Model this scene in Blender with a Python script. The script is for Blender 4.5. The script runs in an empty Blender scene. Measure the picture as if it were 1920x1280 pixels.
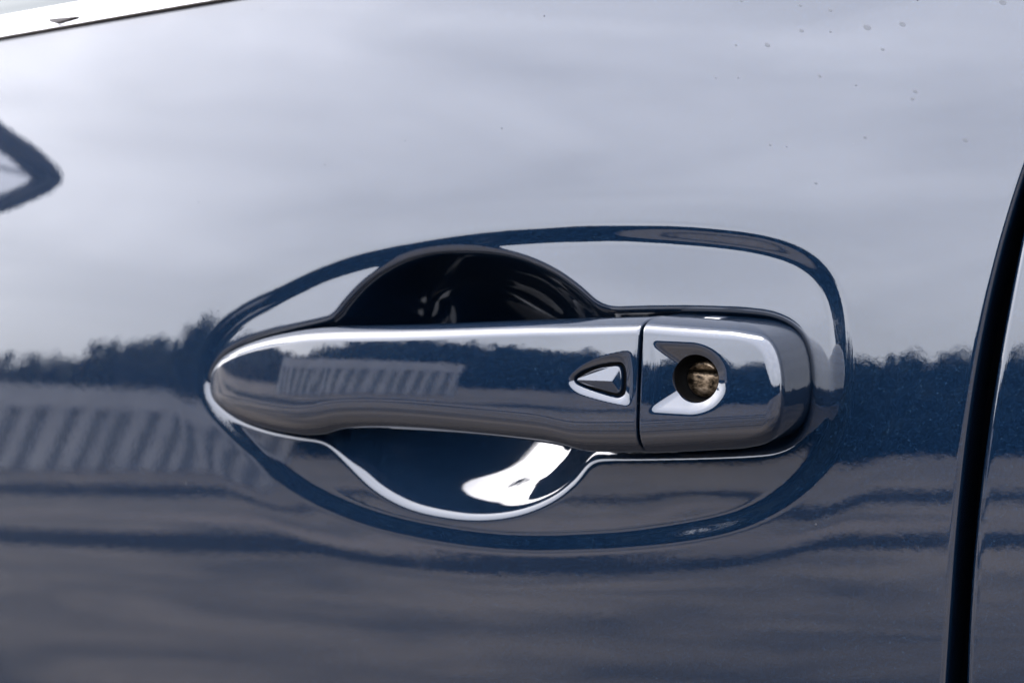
import bpy, math, random
import numpy as np
R = math.radians
random.seed(4); rng = np.random.default_rng(7)
scene = bpy.context.scene

# ------------------------------------------------------------------ camera
CAM_AZ, CAM_PITCH, LENS, DIST = R(28), R(5), 60.0, 0.617
TARGET = np.array([0.0, 0.0, 0.95])
FWD = -np.array([math.sin(CAM_AZ)*math.cos(CAM_PITCH), -math.cos(CAM_AZ)*math.cos(CAM_PITCH), math.sin(CAM_PITCH)])
CAM = TARGET - FWD*DIST
RIGHT = np.cross(FWD, [0, 0, 1]); RIGHT /= np.linalg.norm(RIGHT)
UP = np.cross(RIGHT, FWD)
cd = bpy.data.cameras.new('camera'); cam = bpy.data.objects.new('camera', cd)
scene.collection.objects.link(cam); scene.camera = cam
cam.location = CAM
cam.rotation_euler = (math.pi/2 - CAM_PITCH, 0, CAM_AZ)
cd.lens = LENS; cd.sensor_width = 36; cd.clip_start = 0.01; cd.clip_end = 2000
cd.dof.use_dof = True
cd.dof.focus_distance = 0.565
cd.dof.aperture_fstop = 11.5

# ------------------------------------------------------------------ sky and sun
SUN_EL, SUN_AZ = R(80), R(150)          # azimuth from -Y towards -X (the front of the car): high, veiled by cloud
SUN_DIR = (-math.sin(SUN_AZ)*math.cos(SUN_EL), -math.cos(SUN_AZ)*math.cos(SUN_EL), math.sin(SUN_EL))
BANK_EL, BANK_AZ = R(38), R(92)        # brighter bank of cloud ahead of the car
BANK_DIR = (-math.sin(BANK_AZ)*math.cos(BANK_EL), -math.cos(BANK_AZ)*math.cos(BANK_EL), math.sin(BANK_EL))
w = bpy.data.worlds.new('World'); scene.world = w; w.use_nodes = True
nt = w.node_tree; nt.nodes.clear(); N = nt.nodes.new; L = nt.links.new
out = N('ShaderNodeOutputWorld'); bg = N('ShaderNodeBackground'); bg.inputs['Strength'].default_value = 0.1
sky = N('ShaderNodeTexSky'); sky.sky_type = 'NISHITA'; sky.sun_disc = False
sky.sun_elevation = SUN_EL; sky.sun_rotation = math.atan2(SUN_DIR[0], SUN_DIR[1])
sky.air_density = 1.0; sky.dust_density = 2.0
tc = N('ShaderNodeTexCoord')
mp = N('ShaderNodeMapping'); mp.inputs['Scale'].default_value = (1.5, 1.5, 6.0); mp.inputs['Rotation'].default_value = (R(14), R(-14), 0.0)
L(tc.outputs['Generated'], mp.inputs['Vector'])
n1 = N('ShaderNodeTexNoise'); n1.inputs['Scale'].default_value = 1.8; n1.inputs['Detail'].default_value = 6; n1.inputs['Roughness'].default_value = 0.55; n1.inputs['Distortion'].default_value = 0.6
L(mp.outputs['Vector'], n1.inputs['Vector'])
# thin overcast veil: cloud light is grey, brighter towards the cloud bank ahead
dot = N('ShaderNodeVectorMath'); dot.operation = 'DOT_PRODUCT'; dot.inputs[1].default_value = BANK_DIR
L(tc.outputs['Generated'], dot.inputs[0])
gl = N('ShaderNodeMapRange'); gl.inputs['From Min'].default_value = -0.2; gl.inputs['From Max'].default_value = 1.0
gl.inputs['To Min'].default_value = 0.0; gl.inputs['To Max'].default_value = 1.0
L(dot.outputs['Value'], gl.inputs['Value'])
gp = N('ShaderNodeMath'); gp.operation = 'POWER'; gp.inputs[1].default_value = 8.0
L(gl.outputs['Result'], gp.inputs[0])
gm = N('ShaderNodeMath'); gm.operation = 'MULTIPLY_ADD'; sz = N('ShaderNodeSeparateXYZ'); L(tc.outputs['Generated'], sz.inputs[0])
zc = N('ShaderNodeMath'); zc.operation = 'MAXIMUM'; zc.inputs[1].default_value = 0.0; L(sz.outputs['Z'], zc.inputs[0])
zm = N('ShaderNodeMath'); zm.operation = 'MULTIPLY'; zm.inputs[1].default_value = -1/0.20; L(zc.outputs[0], zm.inputs[0])
ze = N('ShaderNodeMath'); ze.operation = 'EXPONENT'; L(zm.outputs[0], ze.inputs[0])
zl = N('ShaderNodeMath'); zl.operation = 'MULTIPLY_ADD'; zl.inputs[1].default_value = -2.8; zl.inputs[2].default_value = 5.5   # overcast: brighter overhead than at the horizon
L(ze.outputs[0], zl.inputs[0])
veil = N('ShaderNodeVectorMath'); veil.operation = 'SCALE'; veil.inputs[0].default_value = (0.945, 0.958, 1.06); L(zl.outputs[0], veil.inputs['Scale'])
gm.operation = 'MULTIPLY'; gm.inputs[1].default_value = 8.0; L(gp.outputs[0], gm.inputs[0])
glow = N('ShaderNodeVectorMath'); glow.operation = 'SCALE'; glow.inputs[0].default_value = (1.08, 1.0, 0.93); L(gm.outputs[0], glow.inputs['Scale'])
vsum = N('ShaderNodeVectorMath'); vsum.operation = 'ADD'; L(veil.outputs[0], vsum.inputs[0]); L(glow.outputs[0], vsum.inputs[1])
cv = N('ShaderNodeMapRange'); cv.inputs['From Min'].default_value = 0.3; cv.inputs['From Max'].default_value = 0.7
cv.inputs['To Min'].default_value = 0.84; cv.inputs['To Max'].default_value = 1.16
L(n1.outputs['Fac'], cv.inputs['Value'])
cc = N('ShaderNodeVectorMath'); cc.operation = 'SCALE'
L(vsum.outputs[0], cc.inputs[0]); L(cv.outputs['Result'], cc.inputs['Scale'])
mx = N('ShaderNodeMix'); mx.data_type = 'RGBA'; mx.inputs['Factor'].default_value = 0.88
L(sky.outputs['Color'], mx.inputs['A']); L(cc.outputs[0], mx.inputs['B'])
L(mx.outputs['Result'], bg.inputs['Color']); L(bg.outputs[0], out.inputs['Surface'])

sd_ = bpy.data.lights.new('sun', 'SUN'); sd_.energy = 0.5; sd_.angle = R(30); sd_.color = (1, 0.96, 0.9)
sun = bpy.data.objects.new('sun', sd_); scene.collection.objects.link(sun)
from mathutils import Vector
sun.rotation_euler = Vector(SUN_DIR).to_track_quat('Z', 'Y').to_euler()

vs = scene.view_settings; vs.view_transform = 'Standard'; vs.look = 'None'; vs.gamma = 1; vs.use_curve_mapping = False
vs.exposure = 4.15
scene.cycles.use_denoising = True
scene.cycles.max_bounces = 10; scene.cycles.glossy_bounces = 8

# ------------------------------------------------------------------ helpers
def mat(name):
    m = bpy.data.materials.new(name); m.use_nodes = True
    return m, m.node_tree, m.node_tree.nodes['Principled BSDF']
def link_obj(name, me, material, parent=None):
    o = bpy.data.objects.new(name, me); scene.collection.objects.link(o)
    if material: me.materials.append(material)
    if parent: o.parent = parent
    return o
def empty(name, loc=(0, 0, 0)):
    o = bpy.data.objects.new(name, None); scene.collection.objects.link(o); o.location = loc; o.empty_display_size = 0.05
    return o
def tag(o, label, cat=None, group=None, kind=None):
    if label: o['label'] = label
    if cat: o['category'] = cat
    if group: o['group'] = group
    if kind: o['kind'] = kind
    return o
def mesh_np(name, V, F, smooth=True):
    V = np.asarray(V, np.float32).reshape(-1, 3); F = np.asarray(F, np.int32).reshape(-1, 4)
    me = bpy.data.meshes.new(name)
    me.vertices.add(len(V)); me.vertices.foreach_set('co', V.ravel())
    me.loops.add(F.size); me.loops.foreach_set('vertex_index', F.ravel())
    me.polygons.add(len(F)); me.polygons.foreach_set('loop_start', np.arange(0, F.size, 4, dtype=np.int32))
    me.update(calc_edges=True); me.validate()
    if smooth: me.polygons.foreach_set('use_smooth', np.ones(len(me.polygons), bool))
    me.update()
    return me
def grid_faces(nr, nc, wrap=False):
    i = np.arange(nr*nc).reshape(nr, nc)
    if wrap: i = np.concatenate([i, i[:, :1]], 1)
    return np.stack([i[:-1, :-1], i[:-1, 1:], i[1:, 1:], i[1:, :-1]], -1).reshape(-1, 4)
def poly_mesh(name, verts, faces, smooth=False):
    me = bpy.data.meshes.new(name); me.from_pydata([tuple(map(float, v)) for v in verts], [], faces); me.update()
    if smooth: me.polygons.foreach_set('use_smooth', np.ones(len(me.polygons), bool))
    return me
def box_mesh(name, x0, x1, y0, y1, z0, z1):
    v = [(x, y, z) for x in (x0, x1) for y in (y0, y1) for z in (z0, z1)]
    return poly_mesh(name, v, [(0, 1, 3, 2), (4, 6, 7, 5), (0, 4, 5, 1), (2, 3, 7, 6), (0, 2, 6, 4), (1, 5, 7, 3)])
def gsmooth(a, sig, wrap):
    k = int(4*sig)+1; ker = np.exp(-0.5*(np.arange(-k, k+1)/sig)**2); ker /= ker.sum()
    if wrap: b = np.concatenate([a[-k:], a, a[:k]])
    else: b = np.concatenate([2*a[0]-a[k:0:-1], a, 2*a[-1]-a[-2:-k-2:-1]])
    return np.convolve(b, ker, 'valid')
def sstep(t): t = np.clip(t, 0, 1); return t*t*t*(t*(6*t-15)+10)

# ------------------------------------------------------------------ the door's gentle crown and where a sight line meets it
RZ, RX, TILT, TW, Z0 = 1.5, 4.0, math.tan(R(4.9)), 0.11, 0.92
def base(x, z): return (z-Z0)**2/(2*RZ) + TILT*(z-Z0) + x*x/(2*RX) - TW*x*(z-Z0)
FPX = LENS/36*1920
def hit(px, py, off=0.0):
    px = np.asarray(px, float); py = np.asarray(py, float)
    d = FWD*FPX + RIGHT*(px[..., None]-960) - UP*(py[..., None]-640)
    y = np.zeros_like(px) + off
    for _ in range(25):
        t = (y-CAM[1])/d[..., 1]; p = CAM + d*t[..., None]; y = base(p[..., 0], p[..., 2]) + off
    return p[..., 0], p[..., 2]
def resample(x, z, n, closed=True):
    if closed: x = np.append(x, x[0]); z = np.append(z, z[0])
    s = np.concatenate([[0], np.cumsum(np.hypot(np.diff(x), np.diff(z)))])
    q = np.linspace(0, s[-1], n+1)[:-1] if closed else np.linspace(0, s[-1], n)
    return np.interp(q, s, x), np.interp(q, s, z)
def spline_closed(x, z, per=16):
    P = np.stack([x, z], 1); o = []; m_ = len(P); t = np.linspace(0, 1, per, endpoint=False)[:, None]
    for i in range(m_):
        p0, p1, p2, p3 = P[i-1], P[i], P[(i+1) % m_], P[(i+2) % m_]
        o.append(0.5*((2*p1)+(p2-p0)*t+(2*p0-5*p1+4*p2-p3)*t*t+(3*p1-p0-3*p2+p3)*t**3))
    o = np.vstack(o); return o[:, 0], o[:, 1]
def contour(pts, off, sig_mm, n=600):
    p = np.array(pts, float); x, z = hit(p[:, 0], p[:, 1], p[:, 2] if p.shape[1] > 2 else off)
    x, z = spline_closed(x, z); x, z = resample(x, z, n)
    per = np.hypot(np.diff(np.append(x, x[0])), np.diff(np.append(z, z[0]))).sum()
    s = sig_mm*1e-3/(per/n)
    if s > 0.3: x, z = gsmooth(x, s, True), gsmooth(z, s, True)
    return resample(x, z, n)
def sdist(X, Z, c):
    """signed distance to a closed contour, positive inside"""
    cx, cz = c; ax, az = cx, cz; bx, bz = np.roll(cx, -1), np.roll(cz, -1)
    area = 0.5*np.sum(ax*bz-bx*az); sg = 1 if area > 0 else -1
    ex, ez = bx-ax, bz-az; l2 = ex*ex+ez*ez
    sh = X.shape; Xf, Zf = X.ravel(), Z.ravel(); o = np.empty(len(Xf))
    for i in range(0, len(Xf), 20000):
        x = Xf[i:i+20000, None]; z = Zf[i:i+20000, None]
        t = np.clip(((x-ax)*ex+(z-az)*ez)/l2, 0, 1)
        dx, dz = x-(ax+t*ex), z-(az+t*ez); d2 = dx*dx+dz*dz
        k = d2.argmin(1); r = np.arange(len(k))
        cr = ex[k]*dz[r, k]-ez[k]*dx[r, k]
        o[i:i+20000] = np.sqrt(d2[r, k])*np.where(cr*sg >= 0, 1, -1)
    return o.reshape(sh)

# ------------------------------------------------------------------ materials
def paint_material():
    m, t, b = mat('blue_metallic_paint'); N = t.nodes.new; L = t.links.new
    tc = N('ShaderNodeTexCoord')
    b.inputs['Base Color'].default_value = (0.0022, 0.0090, 0.0240, 1)
    b.inputs['Metallic'].default_value = 0.55
    b.inputs['Roughness'].default_value = 0.5
    b.inputs['IOR'].default_value = 1.3; b.inputs['Specular IOR Level'].default_value = 0.0
    b.inputs['Coat Weight'].default_value = 1.0
    b.inputs['Coat Roughness'].default_value = 0.012
    b.inputs['Coat IOR'].default_value = 1.62
    # aluminium flakes under the lacquer: tiny facets that each catch the light a little differently
    vo = N('ShaderNodeTexVoronoi'); vo.inputs['Scale'].default_value = 2600
    L(tc.outputs['Object'], vo.inputs['Vector'])
    vv = N('ShaderNodeVectorMath'); vv.operation = 'SUBTRACT'; vv.inputs[1].default_value = (0.5, 0.5, 0.5)
    L(vo.outputs['Color'], vv.inputs[0])
    sc = N('ShaderNodeVectorMath'); sc.operation = 'SCALE'; sc.inputs['Scale'].default_value = 0.22
    L(vv.outputs[0], sc.inputs[0])
    ge = N('ShaderNodeNewGeometry'); ad = N('ShaderNodeVectorMath'); ad.operation = 'ADD'
    L(ge.outputs['Normal'], ad.inputs[0]); L(sc.outputs[0], ad.inputs[1])
    no = N('ShaderNodeVectorMath'); no.operation = 'NORMALIZE'; L(ad.outputs[0], no.inputs[0])
    L(no.outputs[0], b.inputs['Normal'])
    cr = N('ShaderNodeValToRGB'); e = cr.color_ramp.elements
    e[0].position = 0.0; e[0].color = (0.0011, 0.0038, 0.0098, 1)
    e[1].position = 0.93; e[1].color = (0.0020, 0.0066, 0.0160, 1)
    k = cr.color_ramp.elements.new(0.985); k.color = (0.0032, 0.0100, 0.0230, 1)
    k = cr.color_ramp.elements.new(1.0); k.color = (0.008, 0.018, 0.032, 1)
    sp = N('ShaderNodeSeparateColor'); L(vo.outputs['Color'], sp.inputs[0]); L(sp.outputs[0], cr.inputs['Fac'])
    L(cr.outputs['Color'], b.inputs['Base Color'])
    # lacquer: faint orange peel
    n1 = N('ShaderNodeTexNoise'); n1.inputs['Scale'].default_value = 330; n1.inputs['Detail'].default_value = 2.0
    L(tc.outputs['Object'], n1.inputs['Vector'])
    bp = N('ShaderNodeBump'); bp.inputs['Strength'].default_value = 0.006; bp.inputs['Distance'].default_value = 0.001
    L(n1.outputs['Fac'], bp.inputs['Height']); L(bp.outputs['Normal'], b.inputs['Coat Normal'])
    # faint dust film
    n2 = N('ShaderNodeTexNoise'); n2.inputs['Scale'].default_value = 900; n2.inputs['Detail'].default_value = 3
    L(tc.outputs['Object'], n2.inputs['Vector'])
    mr = N('ShaderNodeMapRange'); mr.inputs['From Min'].default_value = 0.35; mr.inputs['From Max'].default_value = 0.8
    mr.inputs['To Min'].default_value = 0.008; mr.inputs['To Max'].default_value = 0.03
    L(n2.outputs['Fac'], mr.inputs['Value']); L(mr.outputs['Result'], b.inputs['Coat Roughness'])
    # dust specks lying on the lacquer
    vd = N('ShaderNodeTexVoronoi'); vd.inputs['Scale'].default_value = 150; L(tc.outputs['Object'], vd.inputs['Vector'])
    sx = N('ShaderNodeSeparateColor'); L(vd.outputs['Color'], sx.inputs[0])
    rad = N('ShaderNodeMapRange'); rad.inputs['From Min'].default_value = 0.72; rad.inputs['From Max'].default_value = 1.0
    rad.inputs['To Min'].default_value = 0.0; rad.inputs['To Max'].default_value = 0.055; L(sx.outputs[1], rad.inputs['Value'])
    lt = N('ShaderNodeMath'); lt.operation = 'LESS_THAN'; L(vd.outputs['Distance'], lt.inputs[0]); L(rad.outputs['Result'], lt.inputs[1])
    ds = N('ShaderNodeBsdfDiffuse'); ds.inputs['Color'].default_value = (0.035, 0.036, 0.040, 1)
    mxs = N('ShaderNodeMixShader'); L(lt.outputs[0], mxs.inputs[0]); L(b.outputs[0], mxs.inputs[1]); L(ds.outputs[0], mxs.inputs[2])
    L(mxs.outputs[0], t.nodes['Material Output'].inputs['Surface'])
    # wiping smears
    n3 = N('ShaderNodeTexNoise'); n3.inputs['Scale'].default_value = 26; n3.inputs['Detail'].default_value = 6; n3.inputs['Distortion'].default_value = 1.5
    L(tc.outputs['Object'], n3.inputs['Vector'])
    m3 = N('ShaderNodeMapRange'); m3.inputs['From Min'].default_value = 0.5; m3.inputs['From Max'].default_value = 0.75; m3.inputs['To Min'].default_value = 0.0; m3.inputs['To Max'].default_value = 0.05
    L(n3.outputs['Fac'], m3.inputs['Value'])
    a3 = N('ShaderNodeMath'); a3.operation = 'ADD'; L(mr.outputs['Result'], a3.inputs[0]); L(m3.outputs['Result'], a3.inputs[1]); L(a3.outputs[0], b.inputs['Coat Roughness'])
    return m
PAINT = paint_material()
def simple(name, col, rough=0.5, metal=0.0, noise=None, bump=None, ior=1.45):
    m, t, b = mat(name); N = t.nodes.new; L = t.links.new
    b.inputs['Roughness'].default_value = rough; b.inputs['Metallic'].default_value = metal; b.inputs['IOR'].default_value = ior
    b.inputs['Base Color'].default_value = (*col, 1)
    tc = N('ShaderNodeTexCoord'); n = N('ShaderNodeTexNoise'); n.inputs['Detail'].default_value = 5
    n.inputs['Scale'].default_value = noise[0] if noise else 60
    L(tc.outputs['Object'], n.inputs['Vector'])
    amp = noise[1] if noise else 0.15
    mr = N('ShaderNodeMapRange'); mr.inputs['From Min'].default_value = 0.3; mr.inputs['From Max'].default_value = 0.7
    mr.inputs['To Min'].default_value = 1-amp; mr.inputs['To Max'].default_value = 1+amp
    L(n.outputs['Fac'], mr.inputs['Value'])
    vm = N('ShaderNodeVectorMath'); vm.operation = 'SCALE'; vm.inputs[0].default_value = col
    L(mr.outputs['Result'], vm.inputs['Scale']); L(vm.outputs[0], b.inputs['Base Color'])
    if bump:
        bp = N('ShaderNodeBump'); bp.inputs['Strength'].default_value = bump; bp.inputs['Distance'].default_value = 0.002
        L(n.outputs['Fac'], bp.inputs['Height']); L(bp.outputs['Normal'], b.inputs['Normal'])
    return m
RUBBER = simple('black_rubber', (0.0018, 0.0018, 0.002), 0.85, 0, (300, 0.2), ior=1.15)
SEALM = simple('grey_seal', (0.04, 0.037, 0.037), 0.7, 0, (300, 0.2), ior=1.2)
BLACKPL = simple('black_plastic', (0.0015, 0.0015, 0.0016), 0.5, 0, (400, 0.2), ior=1.15)
CHROME = simple('chrome_trim', (0.62, 0.62, 0.63), 0.06, 1.0, (40, 0.04))
GLASS_M = simple('tinted_window_glass', (0.010, 0.016, 0.014), 0.02, 0, (5, 0.05), ior=1.55)
MIRROR = simple('mirror_glass', (0.80, 0.80, 0.82), 0.01, 1.0, (5, 0.02))
MIRROR_HOUSING = simple('mirror_housing_plastic', (0.002, 0.003, 0.006), 0.5, 0, (80, 0.1), ior=1.25)

# ------------------------------------------------------------------ the place the paint mirrors: ground, fence, far trees
def ground_material():
    m, t, b = mat('asphalt'); N = t.nodes.new; L = t.links.new
    tc = N('ShaderNodeTexCoord')
    n = N('ShaderNodeTexNoise'); n.inputs['Scale'].default_value = 0.9; n.inputs['Detail'].default_value = 8; n.inputs['Roughness'].default_value = 0.62; n.inputs['Distortion'].default_value = 0.8
    mp = N('ShaderNodeMapping'); mp.inputs['Scale'].default_value = (0.5, 1, 1); mp.inputs['Rotation'].default_value = (0, 0, R(25))
    L(tc.outputs['Object'], mp.inputs['Vector']); L(mp.outputs[0], n.inputs['Vector'])
    cr = N('ShaderNodeValToRGB'); e = cr.color_ramp.elements
    e[0].position = 0.36; e[0].color = (0.020, 0.0185, 0.0175, 1); e[1].position = 0.64; e[1].color = (0.100, 0.086, 0.073, 1)
    L(n.outputs['Fac'], cr.inputs['Fac']); L(cr.outputs['Color'], b.inputs['Base Color'])
    b.inputs['Roughness'].default_value = 0.9; b.inputs['Specular IOR Level'].default_value = 0.15
    return m
ASPH = ground_material()
g = link_obj('ground', poly_mesh('ground', [(-900, -900, 0), (900, -900, 0), (900, 900, 0), (-900, 900, 0)], [(0, 1, 2, 3)]), ASPH)
tag(g, None, None, None, 'structure')
DARKASPH = simple('new_dark_asphalt', (0.009, 0.0095, 0.011), 0.95, 0, (1.2, 0.25), ior=1.08)
PALE = simple('worn_pale_concrete', (0.095, 0.083, 0.075), 0.9, 0, (0.8, 0.25), ior=1.15)
def strip(name, p0, p1, w0, w1, z, material, seed=0, wob=0.12):
    """a strip of ground along the line p0-p1, between the offsets w0 and w1 away from the car"""
    r = np.random.default_rng(seed); p0, p1 = np.array(p0, float), np.array(p1, float); d = (p1-p0); ln = np.linalg.norm(d); d /= ln; n = np.array([d[1], -d[0]])
    if n[1] > 0: n = -n
    k = 160; q = np.linspace(0, ln, k)
    a = w0+gsmooth(r.normal(0, 1, k), 2.5, False)*wob*2; b_ = w1+gsmooth(r.normal(0, 1, k), 2.5, False)*wob*2
    V = np.stack([np.concatenate([p0+d*q[:, None]+n*ww[:, None], np.full((k, 1), z)], 1) for ww in (a, b_)])
    o = link_obj(name, mesh_np(name, V, grid_faces(2, k), False), material); tag(o, None, None, None, 'structure'); return o
P0, P1 = (-22.0, 2.6), (22.0, -21.8)
strip('road', P0, P1, -0.75, 0.75, 0.004, DARKASPH, 1, 0.35)
strip('pavement', P0, P1, 1.2, 2.6, 0.004, PALE, 2, 0.5)
strip('road', P0, P1, 6.0, 8.5, 0.004, DARKASPH, 5, 0.8)

def at(az, d, z=0.0): a = R(az); return np.array([-math.sin(a)*d, -math.cos(a)*d, z])
PANEL = simple('grey_fence_panel', (0.31, 0.305, 0.305), 0.8, 0, (1.5, 0.15))
POSTM = simple('dark_fence_gap', (0.15, 0.15, 0.155), 0.9, 0, (2, 0.1))
fence = empty('fence', at(46, 26)); tag(fence, 'low pale fence of slanted grey panels mirrored in the paint left of the handle', 'fence')
f0, f1 = at(60, 25), at(37.5, 27); fd = (f1-f0); flen = np.linalg.norm(fd); fd /= flen; fn = np.array([-fd[1], fd[0], 0]); fn = -fn if fn[1] > 0 else fn      # away from the car
inv = np.array(fence.location)
def fence_quad(s0, s1, z0, z1, lean, dep, th=0.05):
    q = []
    for dd in (dep, dep+th):
        for s, z in ((s0, z0), (s1, z0), (s1+lean, z1), (s0+lean, z1)):
            q.append(f0+fd*s+fn*dd+np.array([0, 0, z])-inv)
    return poly_mesh('fence_panel', q, [(0, 1, 2, 3), (7, 6, 5, 4), (0, 4, 5, 1), (1, 5, 6, 2), (2, 6, 7, 3), (3, 7, 4, 0)])
link_obj('back_board', fence_quad(0, flen, 0, 1.5, 0.3, 0.08), POSTM, fence)
npan = 17; pw = flen/npan
for i in range(npan):
    link_obj('fence_panel', fence_quad(i*pw+random.uniform(0.02, 0.14), i*pw+pw*random.uniform(0.55, 0.8), 0.0, 1.5, 0.32, 0.0), PANEL, fence)
link_obj('top_rail', fence_quad(0.4, flen+0.3, 1.5, 2.05, 0.1, -0.03, 0.12), PANEL, fence)

LEAF = simple('dark_tree_leaves', (0.007, 0.011, 0.007), 0.9, 0, (0.3, 0.35), ior=1.2)
BARK = simple('tree_bark', (0.03, 0.025, 0.02), 0.9, 0, (2, 0.3))
def tree_line():
    V, F = [], []
    az = -85.0
    def hmax(a):
        return float(np.interp(a, [-30, 0, 8, 14, 20, 28, 36, 42, 46, 49, 52, 56, 62, 90], [6.6, 6.9, 7.1, 6.7, 6.4, 6.9, 7.4, 7.9, 7.2, 5.9, 4.7, 4.2, 5.0, 6]))
    while az < 88:
        d = rng.uniform(56, 66); h = hmax(az)*d/60*rng.uniform(0.86, 1.03); rad = rng.uniform(1.8, 3.2)
        c = at(az, d)
        n = 420
        for lobe in range(5):
            lc = c + np.array([rng.normal(0, rad*0.5), rng.normal(0, rad*0.5), h*rng.uniform(0.3, 0.78)])
            lr = np.array([rad*0.75, rad*0.75, h*0.24])
            u = rng.normal(0, 1, (n//5, 3)); u /= np.linalg.norm(u, axis=1)[:, None]
            p = lc + u*lr*rng.uniform(0.5, 1.0, (n//5, 1))
            a = rng.normal(0, 1, (n//5, 3)); a /= np.linalg.norm(a, axis=1)[:, None]
            b = np.cross(a, rng.normal(0, 1, (n//5, 3))); b /= np.linalg.norm(b, axis=1)[:, None]
            s = rng.uniform(0.22, 0.5, (n//5, 1))
            V.append(np.stack([p-a*s, p-b*s*0.7, p+a*s, p+b*s*0.7], 1).reshape(-1, 3))
        az += rng.uniform(1.0, 1.9)
    # undergrowth and trunks that close the wood towards the ground
    for i in range(20000):
        a = rng.uniform(-85, 88); d = rng.uniform(60, 70); p = at(a, d, rng.uniform(0, hmax(a)*0.82))
        q = rng.normal(0, 1, 3); q /= np.linalg.norm(q); r_ = np.cross(q, rng.normal(0, 1, 3)); r_ /= np.linalg.norm(r_)
        s = rng.uniform(0.4, 0.9)
        V.append(np.array([p-q*s, p-r_*s*0.7, p+q*s, p+r_*s*0.7]))
    V = np.concatenate(V); V[:, 2] = np.maximum(V[:, 2], 0.02)
    return mesh_np('far_trees', V, np.arange(len(V)).reshape(-1, 4), False)
ft = link_obj('far_trees', tree_line(), LEAF); tag(ft, 'dark far wood mirrored as a blue band across the paint', 'trees', None, 'stuff')

# ------------------------------------------------------------------ front door
car = empty('car', (0, 0, 0)); tag(car, 'dark blue metallic car with painted door handle in an oval pressed recess', 'car')
def door_part(name, me, material, parent=car, label=None):
    o = link_obj(name, me, material, parent)
    if label: o['label'] = label
    return o

OVAL = contour([(385,728),(386,690),(394,655),(410,630),(432,606),(466,582),(511,560),(575,528),(651,498),(764,472),(899,451),(1000,443),(1114,438),(1250,440),(1379,451),(1450,464),(1500,482),(1538,510),(1560,548),(1571,592),(1576,650),(1577,700),(1575,760),(1567,805),(1550,845),(1530,875),(1508,900),(1470,932),(1430,955),(1379,976),(1300,994),(1200,1009),(1114,1015),(1000,1018),(899,1012),(800,997),(720,979),(651,956),(575,920),(511,876),(465,836),(426,795),(400,762)], 0.0, 4.0)
OPEN = contour([(393,720),(399,695),(418,668),(448,648),(490,632),(540,619),(600,606),(628,597),(650,570),(690,530),(745,497),(805,479),(870,474),(930,477),(985,490),(1040,515),(1085,547),(1118,576),(1148,584),(1220,583),(1310,583),(1400,587),(1455,596),(1494,619),(1514,660),(1520,715),(1516,775),(1497,818),(1460,840),(1400,847),(1300,851),(1200,853),(1130,854),(1106,862),(1078,898),(1035,932),(975,957),(905,967),(835,962),(765,945),(705,912),(660,869),(630,838),(606,822),(560,815),(500,803),(450,785),(415,762),(398,742)], 0.001, 1.8, 900)
SC, SZ = [float(v) for v in hit(872, 722, 0.0)]
sx = float(hit(872+262, 722)[0]-SC); szr = float(hit(872, 722-252)[1]-SZ)

def axis(lo, flo, fhi, hi, step, grow=1.13, mx=0.01):
    a = list(np.arange(flo, fhi, step)); s = step
    while a[-1] < hi: s = min(s*grow, mx); a.append(a[-1]+s)
    a[-1] = hi
    s = step; left = [a[0]]
    while left[-1] > lo: s = min(s*grow, mx); left.append(left[-1]-s)
    left[-1] = lo
    return np.array(left[:0:-1]+a)
# rear edge of the front door and front edge of the rear door
def edge_curve(pts):
    p = np.array(pts, float); x, z = hit(p[:, 0], p[:, 1], 0.0); k = np.polyfit(z-0.92, x, 3)
    zl, zh = z.min()-0.005, z.max()+0.005
    def f(zz):
        zz = np.asarray(zz, float); zc = np.clip(zz, zl, zh)
        return np.polyval(k, zc-0.92) + np.polyval(np.polyder(k), zc-0.92)*(zz-zc)
    return f
EDGE_F0 = edge_curve([(1913,346),(1884,430),(1867,491),(1850,570),(1837,637),(1821,759),(1803,874),(1788,989),(1776,1180),(1771,1279)])
EDGE_R0 = edge_curve([(1920,440),(1892,591),(1866,728),(1850,836),(1838,950),(1827,1065),(1818,1180),(1815,1279)])
EDGE_F = lambda z: EDGE_F0(z)+0.0007
EDGE_R = lambda z: EDGE_R0(z)-0.0007
zb = hit(np.array([0., 440.]), np.array([76., 1.])); BS = float((zb[1][1]-zb[1][0])/(zb[0][1]-zb[0][0]))
def belt(x): return float(zb[1][0]) + BS*(x-float(zb[0][0]))
ROLL = 0.0024
def skin(u, v, edge, side):
    """u: distance columns (last one = the panel edge), v: rows; returns x, z grids warped to the edge and belt line"""
    U, Vv = np.meshgrid(u, v)
    ue = u[-1] if side > 0 else u[0]
    wv = sstep((Vv-1.005)/(v[-1]-1.005)); X0 = U
    Z = Vv + wv*(belt(U)-v[-1])
    if side > 0: wu = sstep((U-0.128)/(ue-0.128))
    else: wu = sstep((0.5-U)/(0.5-ue))
    X = U + wu*(edge(Z)-ue)
    return X, Z
u = axis(-0.95, -0.156, 0.130, 0.165, 0.00045, 1.12, 0.012)
u = np.concatenate([u[u < 0.130], np.linspace(0.130, 0.165, 60)])
v = axis(0.25, 0.848, 1.004, 1.08, 0.00045, 1.12, 0.012)
X, Z = skin(u, v, lambda z: EDGE_F(z)-ROLL, 1)
m = (X > -0.17) & (X < 0.15) & (Z > 0.84) & (Z < 1.01)
H = np.zeros_like(X)
xs_, zs_ = X[m], Z[m]
so = sdist(xs_, zs_, OVAL); sk = sdist(xs_, zs_, OPEN)
_t = np.linspace(0, 1, 400)
_sl = sstep(_t/0.42)*sstep((1-_t)/0.42); RINGP = np.cumsum(_sl)/400            # a flat-flanked step: constant slope, rounded ends
RW = 0.0100
h_soft = 0.00016*sstep((so+0.022)/0.024)
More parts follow.
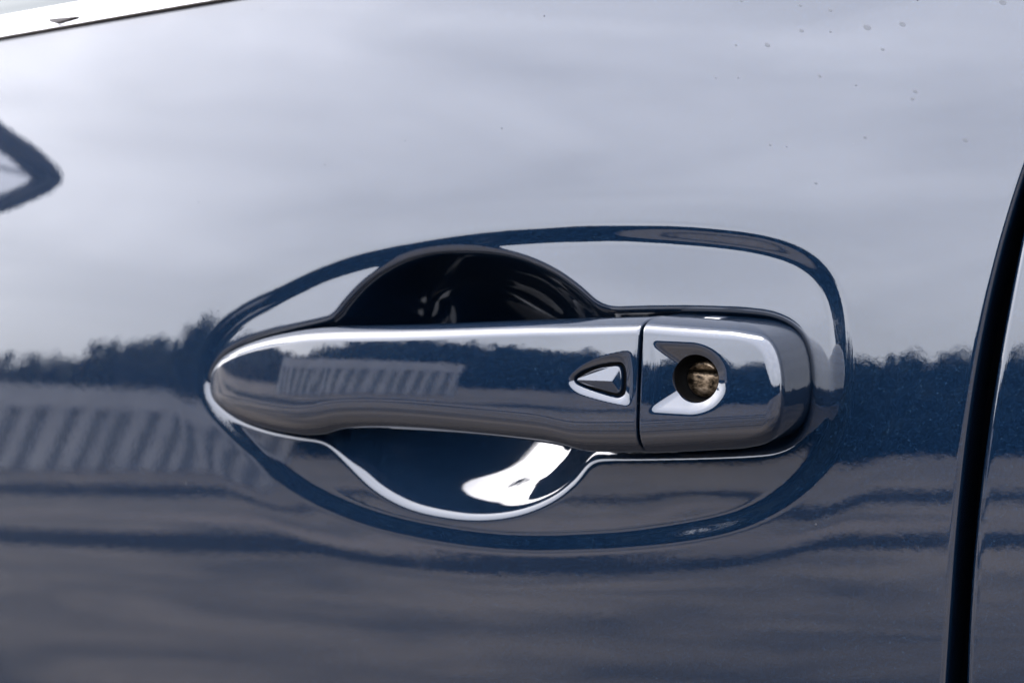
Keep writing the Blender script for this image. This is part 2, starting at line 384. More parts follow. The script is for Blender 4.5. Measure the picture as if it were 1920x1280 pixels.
rs = 0.074+0.050*sstep((zs_-0.885)/0.08)+0.022*sstep((xs_-0.03)/0.05)*sstep((zs_-0.93)/0.05)
rs = 0.074+0.034*sstep((zs_-0.885)/0.08)+0.036*sstep((xs_-0.02)/0.05)*sstep((zs_-0.93)/0.05)
rs = rs+0.030*sstep((xs_-0.045)/0.035)*sstep((0.905-zs_)/0.025)
rs = rs*(1-0.30*sstep((-0.06-xs_)/0.05))*(1-0.45*sstep((xs_-0.085)/0.03)*(1-0.6*np.abs(sstep((zs_-0.90)/0.06)*2-1)))
h = np.interp((so+RW/2)/RW, _t, RINGP)*RW*rs*1.06 + h_soft
rr = ((xs_-SC)/sx)**2+((zs_-SZ)/szr)**2
_s = np.linspace(-0.004, 0.06, 1600)
te = 0.5*(sx+szr)*(1-np.sqrt(rr)); sm = sk+(np.maximum(te, 0)-sk)*sstep((0.85-rr)/0.45)
def bowl(s_, m_, R_, p_, l0=0.0024, l1=0.0052): return np.interp(s_, _s, np.cumsum(m_*sstep((_s+l0)/l1)*np.clip(1-np.clip(_s, 0, None)/R_, 0, 1)**p_)*(_s[1]-_s[0]))
wq = sstep((rr-1.0)/0.5); wt = sstep((zs_-SZ+0.0174)/0.024); xn = (xs_-SC)/sx
h += (bowl(sm, 0.9818, 0.0562, 1.149)*(1+0.2487*xn)*(1-wt)+bowl(sm, 3.2506, 0.0406, 0.7488)*(1-0.3716*xn)*wt)*(1-wq) + bowl(sk, 2.6, 0.0085, 1.0, 0.0014, 0.0034)*wq
H[m] = h
SK = np.full_like(X, -1.0); SK[m] = sk
RRm = np.full_like(X, 9.0); RRm[m] = rr
# soften in the fine block so the stamped metal flows
iu = np.where((u > -0.155) & (u < 0.1295))[0]; iv = np.where((v > 0.849) & (v < 1.003))[0]
blk = H[iv[0]:iv[-1]+1, iu[0]:iu[-1]+1]
for ax in (0, 1): blk = np.apply_along_axis(lambda a: gsmooth(a, 1.6, False), ax, blk)
H[iv[0]:iv[-1]+1, iu[0]:iu[-1]+1] = blk
Y = base(X, Z) + H
# rolled hem at the rear edge
def hem(X, Y, Z, edgefn, side, r=ROLL, depth=0.05):
    xe = X[:, -1] if side > 0 else X[:, 0]; ye = Y[:, -1] if side > 0 else Y[:, 0]; ze = Z[:, -1] if side > 0 else Z[:, 0]
    a = np.linspace(0, math.pi/2, 13)[1:]
    XX = [xe+side*r*math.sin(t) for t in a]+[xe+side*r]*4; YY = [ye+r*(1-math.cos(t)) for t in a]+[ye+r+depth*k/4 for k in (1, 2, 3, 4)]
    ZZ = [ze]*len(XX)
    if side > 0: f = lambda A, B: np.concatenate([A, np.stack(B, 1)], 1)
    else: f = lambda A, B: np.concatenate([np.stack(B[::-1], 1), A], 1)
    return f(X, XX), f(Y, YY), f(Z, ZZ)
ncol = X.shape[1]
X, Y, Z = hem(X, Y, Z, None, 1)
V = np.stack([X, Y, Z], -1)
du = np.gradient(V, axis=1); dv = np.gradient(V, axis=0); NRM = np.cross(du, dv); NRM /= np.linalg.norm(NRM, axis=-1)[..., None]
nr, nc = X.shape
F = grid_faces(nr, nc)
SKf = np.full((nr, nc), -1.0); SKf[:, :ncol] = SK; RF = np.full((nr, nc), 9.0); RF[:, :ncol] = RRm
inside = ((SKf.ravel()[F] > 0.0).sum(1) >= 2)
def sub_mesh(name, Fsel):
    idx, invx = np.unique(Fsel, return_inverse=True)
    me = mesh_np(name, V.reshape(-1, 3)[idx], invx.reshape(-1, 4))
    me.normals_split_custom_set_from_vertices(NRM.reshape(-1, 3)[idx].astype(np.float32))
    return me
front = door_part('front_door', sub_mesh('front_door', F[~inside]), PAINT, label='blue front door skin with an oval step around the handle')
door_part('finger_recess', sub_mesh('finger_recess', F[inside]), PAINT, front, label='deep round finger scoop pressed into the door behind the handle')

# ------------------------------------------------------------------ handle grip (lofted)
#        X    top  bot   sil     front   back
TAB = np.array([
 (398, 717, 719, 0.0010, 0.0005, 0.003),
 (400, 703, 733, 0.0005, -0.0015, 0.005),
 (406, 690, 746, 0.0000, -0.0038, 0.006),
 (418, 675, 759, -0.0006, -0.0066, 0.007),
 (440, 658, 774, -0.0014, -0.0100, 0.008),
 (475, 641, 791, -0.0026, -0.0133, 0.008),
 (520, 627, 804, -0.0040, -0.0164, 0.008),
 (565, 618, 812, -0.0056, -0.0190, 0.007),
 (600, 613, 815, -0.0070, -0.0206, 0.0040),
 (630, 611, 811, -0.0085, -0.0218, 0.0000),
 (660, 610, 804, -0.0100, -0.0229, -0.0010),
 (720, 609, 802, -0.0120, -0.0246, 0.0070),
 (800, 607, 806, -0.0130, -0.0264, -0.0070),
 (900, 603, 815, -0.0135, -0.0281, -0.0115),
 (1000, 599, 825, -0.0135, -0.0292, -0.0115),
 (1050, 597, 831, -0.0130, -0.0296, -0.0100),
 (1085, 596, 838, -0.0120, -0.0298, 0.0010),
 (1115, 595, 844, -0.0115, -0.0299, 0.0050),
 (1160, 594, 846, -0.0115, -0.0300, 0.006),
 (1230, 592, 846, -0.0115, -0.0300, 0.006)], float)
def catmull(T, per):
    P = np.vstack([2*T[0]-T[1], T, 2*T[-1]-T[-2]]); o = []
    for i in range(1, len(P)-2):
        t = np.linspace(0, 1, per, endpoint=False)[:, None]
        p0, p1, p2, p3 = P[i-1], P[i], P[i+1], P[i+2]
        o.append(0.5*((2*p1)+(p2-p0)*t+(2*p0-5*p1+4*p2-p3)*t*t+(3*p1-p0-3*p2+p3)*t**3))
    o.append(T[-1:]); return np.vstack(o)
ST = catmull(TAB, 24)
for c in range(6): ST[:, c] = gsmooth(ST[:, c], 6, False)
ST[:, 1] = np.minimum(ST[:, 1], ST[:, 2]-0.5)
xt, zt = hit(ST[:, 0], ST[:, 1], ST[:, 3]); xb_, zb_ = hit(ST[:, 0], ST[:, 2], ST[:, 3])
sx_ = 0.5*(xt+xb_); sc_ = 0.5*(zt+zb_); sh_ = 0.5*(zt-zb_); ss_, sf_, sbk = ST[:, 3], ST[:, 4], ST[:, 5]
# the bar's hollow back: a thick foot at the left, thinner to the right
_bx = ST[:, 0]; _yb = -0.004+(-0.0140+0.004)*sstep((_bx-848.2)/140.7); _k = sstep((1100-_bx)/50)*sstep((_bx-590)/40); sbk = sbk*(1-_k)+_yb*_k
XCUT = float(hit(1197, 720, -0.029)[0])
keep = np.append(True, np.maximum.accumulate(sx_)[1:] > np.maximum.accumulate(sx_)[:-1])
sx_, sc_, sh_, ss_, sf_, sbk = [a[keep] for a in (sx_, sc_, sh_, ss_, sf_, sbk)]
tip = sx_[0]
q = np.linspace(0, 1, 560); xq = tip + (XCUT-tip)*(0.25*q**2+0.75*q**1.0)
qq = np.concatenate([tip+(0.012)*np.linspace(0, 1, 60)**2, np.linspace(tip+0.012, XCUT-0.0008, 520)[1:]])
def at_x(xx): return [np.interp(xx, sx_, a) for a in (sc_, sh_, ss_, sf_, sbk)]
ME, CROWN = 2.5, 0.40
def front_off(zeta_d, hh, s, f, extra=None, lean=0.033):
    """zeta_d: distance from the section's centre line; returns offset from the door's crown (negative = outward)"""
    r = np.minimum(np.where(zeta_d > 0, 0.0050, 0.0125), 0.72*hh)
    a = np.clip(1-(hh-np.abs(zeta_d))/np.maximum(r, 1e-6), 0, 1)
    e = a if extra is None else (a**3.2+extra**3.2)**(1/3.2)
    g_ = (1-np.clip(e, 0, 1)**ME)**(1/ME)
    return s-(s-f)*g_ + (zeta_d**2)/(2*CROWN) - lean*zeta_d
BTN = contour([(1074,713),(1088,698),(1116,686),(1146,680),(1161,680),(1168,686),(1171,700),(1171,722),(1168,738),(1160,744),(1146,743),(1112,733),(1086,723)], -0.0300, 0.5, 300)
BTNO = contour([(1066,713),(1088,689),(1120,672),(1160,661),(1182,660),(1187,680),(1188,715),(1186,745),(1178,760),(1160,757),(1112,745),(1080,733)], -0.0300, 0.8, 300)
NF, NB = 181, 40
th = np.linspace(-math.pi/2, math.pi/2, NF)
rows = []
c_, h_, s_, f_, b_ = at_x(qq)
zf = np.sin(th)[None, :]*h_[:, None]                      # bottom .. top
of = front_off(zf, h_[:, None], s_[:, None], f_[:, None])
XF = np.repeat(qq[:, None], NF, 1); ZF = c_[:, None]+zf
mb = (XF > BTNO[0].min()-0.003) & (XF < BTNO[0].max()+0.003) & (of < -0.02)
d1 = sdist(XF[mb], ZF[mb], BTNO); d2 = sdist(XF[mb], ZF[mb], BTN)
tt = np.clip(d1/np.maximum(d1-d2, 1e-6), 0, 1)
tt = np.where(d1 < 0, 0, np.where(d2 > 0, 1, tt))
of[mb] += 0.0011*(tt**1.4) + 0.004*sstep((d2+0.0001)/0.0006)
tb = np.linspace(math.pi/2, 1.5*math.pi, NB+2)[1:-1]
zbk = np.sin(tb)[None, :]*h_[:, None]
gb = np.abs(np.cos(tb))[None, :]**0.7
ob = s_[:, None]+(b_-s_)[:, None]*gb
XA = np.concatenate([XF, np.repeat(qq[:, None], NB, 1)], 1); ZA = np.concatenate([ZF, c_[:, None]+zbk], 1); OA = np.concatenate([of, ob], 1)
# rounded cut end
fr = 0.0008
xl, zl_, ol = XA[-1], ZA[-1], OA[-1]; ce = c_[-1]
nz = (zl_-ce)/h_[-1]
for a in np.linspace(0, math.pi/2, 7)[1:]:
    k = fr*(1-math.cos(a))
    XA = np.vstack([XA, (XCUT-fr)+fr*math.sin(a)+0*xl]); ZA = np.vstack([ZA, zl_-nz*k]); OA = np.vstack([OA, ol+k*np.where(np.arange(len(ol)) < NF, 1, -1)*(1-np.abs(nz)**6)])
for k in (0.6, 0.02):
    XA = np.vstack([XA, XCUT+0*xl]); ZA = np.vstack([ZA, ce+(ZA[-1]-ce)*k]); OA = np.vstack([OA, -0.010+(OA[-1]+0.010)*k])
VA = np.stack([XA, base(XA, np.clip(ZA, 0.8, 1.1))+OA, ZA], -1)
handle = door_part('door_handle', mesh_np('door_handle', VA, grid_faces(VA.shape[0], VA.shape[1], True)), PAINT, label='glossy blue bowed pull handle tapering to the left')

# release button in its gap
def smin(a, b, k=0.00012):
    hh = np.clip(0.5+0.5*(b-a)/k, 0, 1); return b*(1-hh)+a*hh-k*hh*(1-hh)
def ring_fill(name, c, offf, inner, nrings, power=1.0):
    cx, cz = c; ix, iz = inner; t = np.linspace(0, 1, nrings)[:, None]**power
    Xr = cx[None]+(ix-cx[None])*t; Zr = cz[None]+(iz-cz[None])*t
    return Xr, Zr
def front_base(x, z):
    cc, hh, s, f, _ = at_x(x); return front_off(z-cc, hh, s, f)
bcx, bcz = [float(t) for t in hit(1140, 712, -0.030)]
b_in = contour([(1080,712.5),(1092,703),(1117,691),(1146,685.5),(1158,685.5),(1162.5,691),(1164.5,702),(1164.5,722),(1162.5,733),(1157,738.5),(1146,737.5),(1113,727.5),(1092,720)], -0.0300, 0.25, 300)
rx_, rz_ = hit(np.array([1084., 1143.]), np.array([712.5, 712.5]), -0.030)
# each rim point runs to the nearest point of the ridge: a hipped, faceted key
tpar = np.clip((b_in[0]-rx_[0])/(rx_[1]-rx_[0]), 0, 1); ix = rx_[0]+tpar*(rx_[1]-rx_[0]); iz = rz_[0]+tpar*(rz_[1]-rz_[0])
Xr, Zr = ring_fill('b', b_in, None, (ix, iz), 34)
lt = hit(np.array([1078., 1160.]), np.array([711., 682.]), -0.03); lb = hit(np.array([1078., 1160.]), np.array([714., 741.]), -0.03)
def pl(Xr, Zr, l):
    ex, ez = l[0][1]-l[0][0], l[1][1]-l[1][0]; n = math.hypot(ex, ez)
    return np.abs((Xr-l[0][0])*ez-(Zr-l[1][0])*ex)/n
xr_ = float(hit(1166, 712, -0.03)[0])
ht, hb, hr = pl(Xr, Zr, lt)*0.24, pl(Xr, Zr, lb)*0.30, np.maximum(xr_-Xr, 0)*0.30
hip = smin(smin(ht, hb), hr)
edge_t = np.linspace(0, 1, 34)[:, None]
drop = 0.0012*(1-np.clip(edge_t/0.10, 0, 1))**2
Or = front_base(np.full_like(Xr, bcx), np.full_like(Xr, bcz)) + 0.0009 - hip + drop
Or = np.vstack([Or[:1]+0.004, Or]); Xr = np.vstack([Xr[:1], Xr]); Zr = np.vstack([Zr[:1], Zr])
Vb = np.stack([Xr, base(Xr, Zr)+Or, Zr], -1)
door_part('release_button', mesh_np('release_button', Vb, grid_faces(len(Xr), 300, True)), PAINT, handle, 'small faceted shield shaped unlock button in the handle')
# black gasket filling the gap floor
cx, cz = contour([(1069,713),(1088,694),(1116,681),(1150,674),(1170,676),(1178,700),(1178,725),(1172,748),(1150,750),(1110,738),(1082,726)], -0.03, 0.4, 120)
g_in = (np.full(120, bcx), np.full(120, bcz))
Xg, Zg = ring_fill('g', (cx, cz), None, g_in, 8)
Og = front_base(np.full_like(Xg, bcx), np.full_like(Xg, bcz)) + 0.0030
door_part('button_gasket', mesh_np('button_gasket', np.stack([Xg, base(Xg, Zg)+Og, Zg], -1), grid_faces(8, 120, True)), RUBBER, handle)

# ------------------------------------------------------------------ key cap
XL = XCUT+0.0010
top = [(1240,592),(1300,594),(1370,599),(1425,604),(1452,611)]
bot = [(1452,829),(1425,835),(1370,840),(1300,844),(1240,846)]
OS = -0.0115
tx, tz = hit(np.array([p[0] for p in top], float), np.array([p[1] for p in top], float), OS)
bx, bz = hit(np.array([p[0] for p in bot], float), np.array([p[1] for p in bot], float), OS)
rgt = [(1478,628),(1490,655),(1496,690),(1498,720),(1496,755),(1489,790),(1476,814)]
rx, rz = hit(np.array([p[0] for p in rgt], float), np.array([p[1] for p in rgt], float), -0.013)
ztl = tz[0]+(tz[1]-tz[0])/(tx[1]-tx[0])*(XL-tx[0]); zbl = bz[-1]+(bz[-2]-bz[-1])/(bx[-2]-bx[-1])*(XL-bx[-1])
px_ = np.concatenate([tx[tx > XL+0.001], rx, bx[bx > XL+0.001]]); pz_ = np.concatenate([tz[tx > XL+0.001], rz, bz[bx > XL+0.001]])
ox, oz = resample(np.concatenate([[XL-0.03, XL], px_, [XL, XL-0.03]]), np.concatenate([[ztl, ztl], pz_, [zbl, zbl]]), 700, False)
ox, oz = gsmooth(ox, 16, False), gsmooth(oz, 16, False)
sel = ox > XL; ox, oz = ox[sel], oz[sel]
ox, oz = resample(ox, oz, 560, False)
lz = np.linspace(oz[-1], oz[0], 202)[1:-1]; CX = np.concatenate([ox, np.full(200, XL)]); CZ = np.concatenate([oz, lz])
i0 = 280
ctop = np.array([ox[:230], oz[:230]]); cbot = np.array([ox[-230:][::-1], oz[-230:][::-1]])
XRm = ox.max()
EXT = (np.concatenate([[XL-0.05], ox, [XL-0.05]]), np.concatenate([[oz[0]], oz, [oz[-1]]]))
def cap_off(x, z):
    zt = np.interp(x, ctop[0], ctop[1]); zb2 = np.interp(x, cbot[0], cbot[1])
    # straight prolongation of the top and bottom lines; the right end closes by its own fillet
    kt = np.polyfit(ctop[0][:150], ctop[1][:150], 1); kb = np.polyfit(cbot[0][:150], cbot[1][:150], 1)
    zt, zb2 = np.polyval(kt, x), np.polyval(kb, x)
    cc, hh = 0.5*(zt+zb2), 0.5*(zt-zb2)
    o = front_off(z-cc, hh+0.0001, -0.0115, -0.0300, None, 0.018)
    mm = x > XRm-0.024
    b = np.zeros_like(x); b[mm] = np.clip(1-sdist(x[mm], z[mm], EXT)/0.0042, 0, 1)
    o = o + sstep((x-(XRm-0.020))/0.010)*0.0042*(1-np.sqrt(np.clip(1-b**2, 0, 1)))
    o = o + 0.0007*(1-np.sqrt(np.clip(1-np.clip(1-(x-XL)/0.0008, 0, 1)**2, 0, 1)))
    return o
hcx, hcz = [float(t) for t in hit(1303, 710, -0.0285)]
hr_px = abs(float(hit(1303, 664.5, -0.0285)[1])-hcz); HR = hr_px
HRX = 0.5*(float(hit(1348, 710, -0.0285)[0])-float(hit(1258.5, 710, -0.0285)[0]))
dcx, dcz = [float(t) for t in hit(1290, 710, -0.030)]
DRZ = abs(float(hit(1290, 648, -0.030)[1])-dcz)
DXR = float(hit(1361, 710, -0.030)[0])-dcx; DXL = dcx-float(hit(1226, 710, -0.030)[0])
def dish(x, z):
    # thumb dish: a ramp from the left that meets walls above, below and round the right of the hole
    dx = np.maximum(x-dcx, 0)
    sa = (DRZ-np.hypot(dx*DRZ/DXR, z-dcz))*0.62; sb = (x-(dcx-DXL))*0.45
    d = smin(sa, sb, 0.0009); k_ = 0.00025
    return np.where(d > 4*k_, d, k_*np.log1p(np.exp(np.clip(d/k_, -40, 5))))
ang = np.unwrap(np.arctan2(CZ-hcz, CX-hcx))
HX, HZ = hcx+HRX*np.cos(ang), hcz+HR*np.sin(ang)
nk = 150; tk = np.linspace(0, 1, nk)[:, None]; tk = 0.5*(1-np.cos(math.pi*tk**1.0)); 
KX, KZ = CX[None]+(HX-CX)[None]*tk, CZ[None]+(HZ-CZ)[None]*tk
KO = cap_off(KX, KZ) + dish(KX, KZ)
# outer wall down into the recess, hole wall inward
wall = [(-0.002+0.008*k) for k in (1.0, 0.6, 0.2)]
KX = np.vstack([CX, CX, CX, KX]); KZ = np.vstack([CZ, CZ, CZ, KZ]); KO = np.vstack([np.full_like(CX, w_) for w_ in wall]+[KO])
for k, (dd, sc) in enumerate([(0.0002, 0.995), (0.0006, 0.985), (0.0015, 0.98)]):
    KX = np.vstack([KX, hcx+(HX-hcx)*sc]); KZ = np.vstack([KZ, hcz+(HZ-hcz)*sc]); KO = np.vstack([KO, KO[3+nk-1]+dd])
VK = np.stack([KX, base(KX, KZ)+KO, KZ], -1)
cap = door_part('key_cap', mesh_np('key_cap', VK, grid_faces(VK.shape[0], VK.shape[1], True)), PAINT, handle, 'rounded square blue cover with a dished keyhole at the handle end')
HOFF = float(KO[3+nk-1].mean())
def lathe(name, prof, material, parent, label=None, n=96, sx=1.0):
    a = np.linspace(0, 2*math.pi, n, endpoint=False); P = np.array(prof)
    Xl = hcx+P[:, 0][:, None]*np.cos(a)*sx; Zl = hcz+P[:, 0][:, None]*np.sin(a); Ol = np.repeat(P[:, 1][:, None], n, 1)
    return door_part(name, mesh_np(name, np.stack([Xl, base(hcx, hcz)+Ol, Zl], -1), grid_faces(len(P), n, True)), material, parent, label)
lathe('keyhole_sleeve', [(HR*0.985, HOFF+0.0012), (HR*0.97, HOFF+0.003), (HR*0.95, HOFF+0.0075), (HR*0.80, HOFF+0.0082), (HR*0.72, HOFF+0.010), (HR*0.3, HOFF+0.0105), (0.0001, HOFF+0.0105)], BLACKPL, handle, sx=HRX/HR)

# worn lock cylinder: two brass-grey shutter halves with the key slit between them
def brass():
    m, t, b = mat('worn_lock_metal'); N = t.nodes.new; L = t.links.new
    tc = N('ShaderNodeTexCoord')
    n = N('ShaderNodeTexNoise'); n.inputs['Scale'].default_value = 520; n.inputs['Detail'].default_value = 7; n.inputs['Roughness'].default_value = 0.7
    mpl = N('ShaderNodeMapping'); mpl.inputs['Scale'].default_value = (0.55, 1, 1.0); L(tc.outputs['Object'], mpl.inputs['Vector']); L(mpl.outputs[0], n.inputs['Vector'])
    cr = N('ShaderNodeValToRGB'); e = cr.color_ramp.elements
    e[0].position = 0.40; e[0].color = (0.004, 0.003, 0.002, 1); e[1].position = 0.66; e[1].color = (0.25, 0.195, 0.14, 1)
    k = e.new(0.50); k.color = (0.08, 0.058, 0.036, 1)
    L(n.outputs['Fac'], cr.inputs['Fac']); L(cr.outputs['Color'], b.inputs['Base Color'])
    b.inputs['Metallic'].default_value = 0.9; b.inputs['Roughness'].default_value = 0.36
    bp = N('ShaderNodeBump'); bp.inputs['Strength'].default_value = 0.35; bp.inputs['Distance'].default_value = 0.0004
    L(n.outputs['Fac'], bp.inputs['Height']); L(bp.outputs['Normal'], b.inputs['Normal'])
    return m
BRASS = brass()
lcx, lcz = hcx+0.0002, hcz-0.0008; LR = 0.0060; LO = HOFF+0.0068; yb0 = float(base(hcx, hcz))
def half_disc(name, sgn, zsplit, parent):
    z_ = []; a = np.linspace(0, 2*math.pi, 72, endpoint=False)
    pts = []
    for t in a:
        x, z = LR*math.cos(t), LR*math.sin(t)
        z = max(z, zsplit+0.00022) if sgn > 0 else min(z, zsplit-0.00022)
        pts.append((x, z))
    rings = []
    for sc, dy in ((1.0, 0.005), (1.0, 0.0005), (0.94, 0.0), (0.5, -0.0003), (0.02, -0.0004)):
        c0 = (0, zsplit+sgn*0.0025)
        rings.append([(lcx+c0[0]+(x-c0[0])*sc, yb0+LO+dy, lcz+c0[1]+(z-c0[1])*sc) for x, z in pts])
    return mesh_np(name, np.array(rings), grid_faces(5, 72, True))
door_part('lock_cylinder', half_disc('lock_cylinder', 1, 0.0026, None), BRASS, handle, 'worn brown metal lock barrel inside the keyhole')
door_part('lock_shutter', half_disc('lock_shutter', -1, 0.0026, None), BRASS, handle)

# ------------------------------------------------------------------ window trim, seal and glass
xs = np.linspace(-0.9, 0.16, 240); zt0 = belt(xs)
def sweep(name, prof, material, label=None):
    P = np.array(prof)   # (dz, off)
    Xs = np.repeat(xs[None], len(P), 0); Zs = zt0[None]+P[:, 0][:, None]; Ys = base(xs, zt0)[None]+P[:, 1][:, None]
    return door_part(name, mesh_np(name, np.stack([Xs, Ys, Zs], -1), grid_faces(len(P), len(xs))), material, car, label)
sweep('window_seal', [(-0.0030, 0.004), (-0.0008, 0.0012), (0.0002, 0.0006), (0.0012, 0.0006), (0.0018, 0.0012), (0.003, 0.004)], SEALM, 'thin dark rubber strip under the chrome window trim')
a = np.linspace(-math.pi/2, math.pi/2, 25)
sweep('window_trim', [(0.0010, 0.003), (0.0010, 0.0)]+[(0.0010+0.0074*(0.435+math.sin(t)), 0.0022*(1+math.sin(t))-0.0040*math.cos(t)) for t in np.linspace(-0.45, math.pi/2, 25)]+[(0.0122, 0.008)], CHROME, 'bright chrome strip along the bottom of the window')
sweep('window_glass', [(0.002, 0.008), (0.0122, 0.007), (0.05, 0.022), (0.2, 0.085), (0.35, 0.16)], GLASS_M, 'dark green tinted side window glass')

# ------------------------------------------------------------------ wing mirror (seen mirrored in the door's paint)
def reflect(px, py):
    x, z = hit(np.array(float(px)), np.array(float(py))); p = np.array([float(x), float(base(x, z)), float(z)])
    d = p-CAM; d /= np.linalg.norm(d); n = np.array([p[0]/RX-TW*(p[2]-Z0), -1, (p[2]-Z0)/RZ+TILT-TW*p[0]]); n /= np.linalg.norm(n)
    return p, d-2*d.dot(n)*n
MX = -0.62                                   # the mirror head stands this far ahead of the handle
def mirror_pt(px, py):
    p, r = reflect(px, py); t = (MX-p[0])/r[0]; return (p+r*t)[1:]
MO = [mirror_pt(*q) for q in ((135, 335), (105, 298), (60, 262), (0, 222))]
MO2 = [mirror_pt(*q) for q in ((0, 405), (60, 382), (105, 362))]
y0_, z0_ = MO[3]; y1_, z1_ = MO2[0]
outl = MO + [(y0_+0.07, z0_+0.030), (y0_+0.13, z0_+0.02), (y0_+0.15, (z0_+z1_)/2), (y1_+0.12, z1_-0.05), (y1_+0.06, z1_-0.030)] + MO2
outl = np.array(outl); my, mz = resample(outl[:, 0], outl[:, 1], 160); my, mz = gsmooth(my, 2.5, True), gsmooth(mz, 2.5, True)
# head: rim, opening with glass, bowl-shaped back
cyv, czv = my.mean(), mz.mean()
e_y, e_z = np.gradient(my), np.gradient(mz); nl = np.hypot(e_y, e_z); ny, nz = e_z/nl, -e_y/nl
if ((my-cyv)*ny+(mz-czv)*nz).mean() > 0: ny, nz = -ny, -nz
def mring(ins, x): return np.stack([np.full(160, x), my+ny*ins, mz+nz*ins], 1)
rings = [np.stack([np.full(160, MX-0.085), cyv+(my-cyv)*0.3, czv+(mz-czv)*0.3], 1), np.stack([np.full(160, MX-0.075), cyv+(my-cyv)*0.7, czv+(mz-czv)*0.7], 1),
         np.stack([np.full(160, MX-0.05), cyv+(my-cyv)*0.92, czv+(mz-czv)*0.92], 1), mring(0, MX-0.02), mring(0.001, MX-0.004), mring(0.004, MX), mring(0.014, MX), mring(0.0145, MX-0.006), mring(0.015, MX-0.02)]
mir = door_part('wing_mirror', mesh_np('wing_mirror', np.array(rings), grid_faces(len(rings), 160, True)), MIRROR_HOUSING, car, 'dark wing mirror head mirrored in the paint at the left edge')
gi = mring(0.0143, MX-0.009); gi[:, 0] += 0.04*(gi[:, 1]-gi[:, 1].mean()); gc = np.repeat(gi.mean(0)[None], 160, 0)
mgo = door_part('mirror_glass', mesh_np('mirror_glass', np.array([gi, gc*0.5+gi*0.5, gc*0.98+gi*0.02]), grid_faces(3, 160, True)), MIRROR, mir)
af = np.array([[MX-0.05, my.max()-0.02, czv-0.02], [MX-0.05, 0.08, czv-0.035]])
arm = []
for k in range(9):
    p = af[0]+(af[1]-af[0])*k/8
    arm.append([(p[0]+0.02*math.cos(t), p[1], p[2]+0.014*math.sin(t)) for t in np.linspace(0, 2*math.pi, 24, endpoint=False)])
door_part('mirror_arm', mesh_np('mirror_arm', np.array(arm), grid_faces(9, 24, True)), MIRROR_HOUSING, mir)

# ------------------------------------------------------------------ rear door and the pillar seen through the gap
u2 = axis(0.19, 0.19, 0.20, 0.95, 0.0012, 1.12, 0.012); v2 = axis(0.25, 0.75, 1.0, 1.08, 0.003, 1.1, 0.012)
X2, Z2 = skin(u2, v2, lambda z: EDGE_R(z)+ROLL, -1); Y2 = base(X2, Z2)
X2, Y2, Z2 = hem(X2, Y2, Z2, None, -1)
door_part('rear_door', mesh_np('rear_door', np.stack([X2, Y2, Z2], -1), grid_faces(*X2.shape)), PAINT, label='blue edge of the rear door right of the black gap')
zz = np.linspace(0.25, 1.1, 60); 
VP = np.stack([np.stack([EDGE_F(zz)-0.03, base(EDGE_F(zz), zz)+0.052, zz], 1), np.stack([EDGE_R(zz)+0.03, base(EDGE_R(zz), zz)+0.052, zz], 1)])
VP2 = VP.copy(); VP2[..., 1] += 0.02
door_part('door_pillar', mesh_np('door_pillar', np.concatenate([VP, VP2[::-1]]), grid_faces(4, 60)), RUBBER, label='black shaded pillar in the gap between the doors')

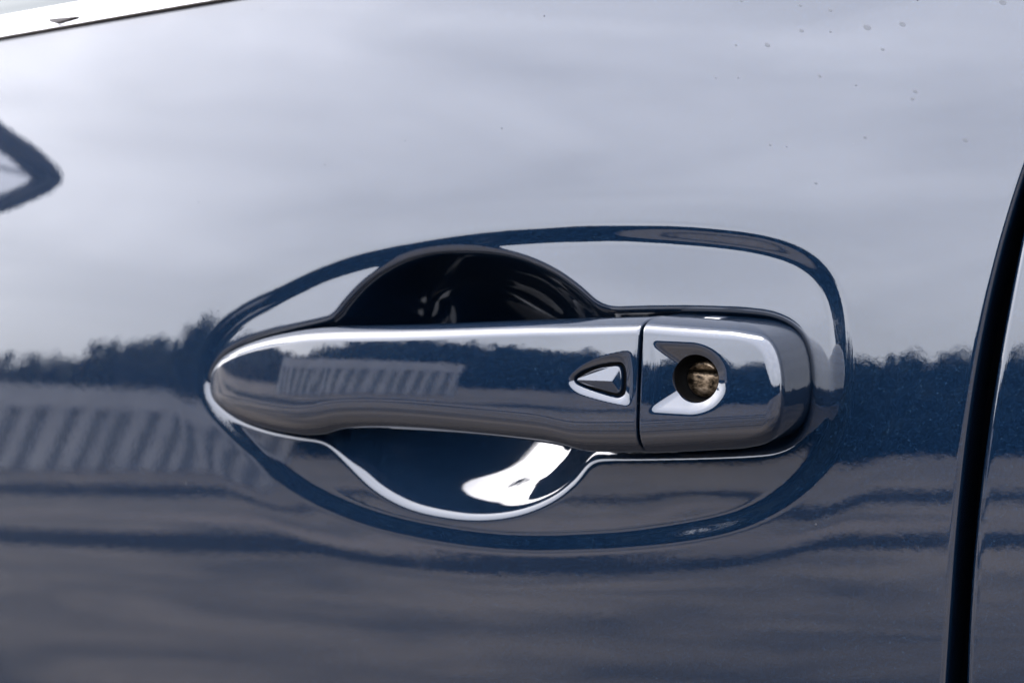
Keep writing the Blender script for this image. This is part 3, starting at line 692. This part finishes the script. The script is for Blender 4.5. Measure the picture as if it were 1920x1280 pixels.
# ------------------------------------------------------------------ dried water spots on the upper right of the door
SPOT = simple('dried_water_spot', (0.014, 0.017, 0.023), 0.28, 0.0, (2500, 0.4), ior=1.5)
spots = [(1626,52,6.5),(1692,46,5.5),(1439,85,5),(1503,58,4.2),(1557,20,4),(1880,5,6),(1655,93,3.4),(1537,143,3.4),(1384,146,2.4),(1380,85,2.8),(1716,172,4),(1711,186,3.4),(1557,60,2.6),(1500,10,3.6),(1605,160,2.2),(1530,344,2.8),(1622,258,3),(1810,263,4),(1444,272,2.2),(1475,275,2),(1390,2,3.2),(1342,146,2)]
a = np.linspace(0, 2*math.pi, 16, endpoint=False)
for (sxp, syp, r) in spots:
    x, z = [float(t) for t in hit(sxp, syp)]; r = r/5186*0.95
    rings = []
    for sc, o_ in ((1.0, 0.000004), (0.9, -0.000008), (0.5, -0.00001), (0.02, -0.000011)):
        xx = x+r*1.15*sc*np.cos(a+0.4); z_ = z+r*0.85*sc*np.sin(a)
        rings.append(np.stack([xx, base(xx, z_)+o_, z_], 1))
    door_part('water_spot', mesh_np('water_spot', np.array(rings), grid_faces(4, 16, True)), SPOT, front)

# ------------------------------------------------------------------ the rest of the car's body behind the doors (it shades the ground beside it)
BODY_ST = [(-2.35, 0.35, 1.45, 0.35, 0.70, 0.75), (-2.1, 0.16, 1.64, 0.25, 0.88, 0.92), (-1.25, 0.12, 1.68, 0.22, 0.98, 1.06), (-0.95, 0.12, 1.68, 0.22, 1.0, 1.12),
           (-0.25, 0.12, 1.68, 0.22, 1.0, 1.55), (0.5, 0.12, 1.68, 0.22, 1.0, 1.60), (1.4, 0.12, 1.68, 0.22, 1.02, 1.52), (1.95, 0.16, 1.64, 0.25, 1.0, 1.15), (2.1, 0.35, 1.45, 0.4, 0.7, 0.9)]
VB = []
for (x, ya, yb_, zlo, zs, zr) in BODY_ST:
    w_ = yb_-ya; ins = 0.10+0.22*max(0, (zr-1.05)/0.5)
    VB.append([(x, ya+0.08, zlo), (x, ya, zlo+0.15), (x, ya, zs-0.05), (x, ya+ins*0.4, zs+0.02), (x, ya+ins, zr-0.06), (x, ya+ins+0.1, zr), (x, yb_-ins-0.1, zr), (x, yb_-ins, zr-0.06), (x, yb_-ins*0.4, zs+0.02), (x, yb_, zs-0.05), (x, yb_, zlo+0.15), (x, yb_-0.08, zlo)])
door_part('body_shell', mesh_np('body_shell', np.array(VB), grid_faces(len(VB), 12, True)), PAINT)

# small dark wedge set on the chrome strip
jp = [(90, 35), (118, 32), (146, 30), (128, 37), (100, 45), (93, 41)]
jx, jz = hit(np.array([p[0] for p in jp], float), np.array([p[1] for p in jp], float), -0.004)
JV = [(x, float(base(x, z))-0.0048, z) for x, z in zip(jx, jz)]+[(x, float(base(x, z))+0.004, z) for x, z in zip(jx, jz)]
door_part('trim_wedge', poly_mesh('trim_wedge', JV, [tuple(range(6)), tuple(range(11, 5, -1))]+[(k, (k+1) % 6, 6+(k+1) % 6, 6+k) for k in range(6)]), SEALM)
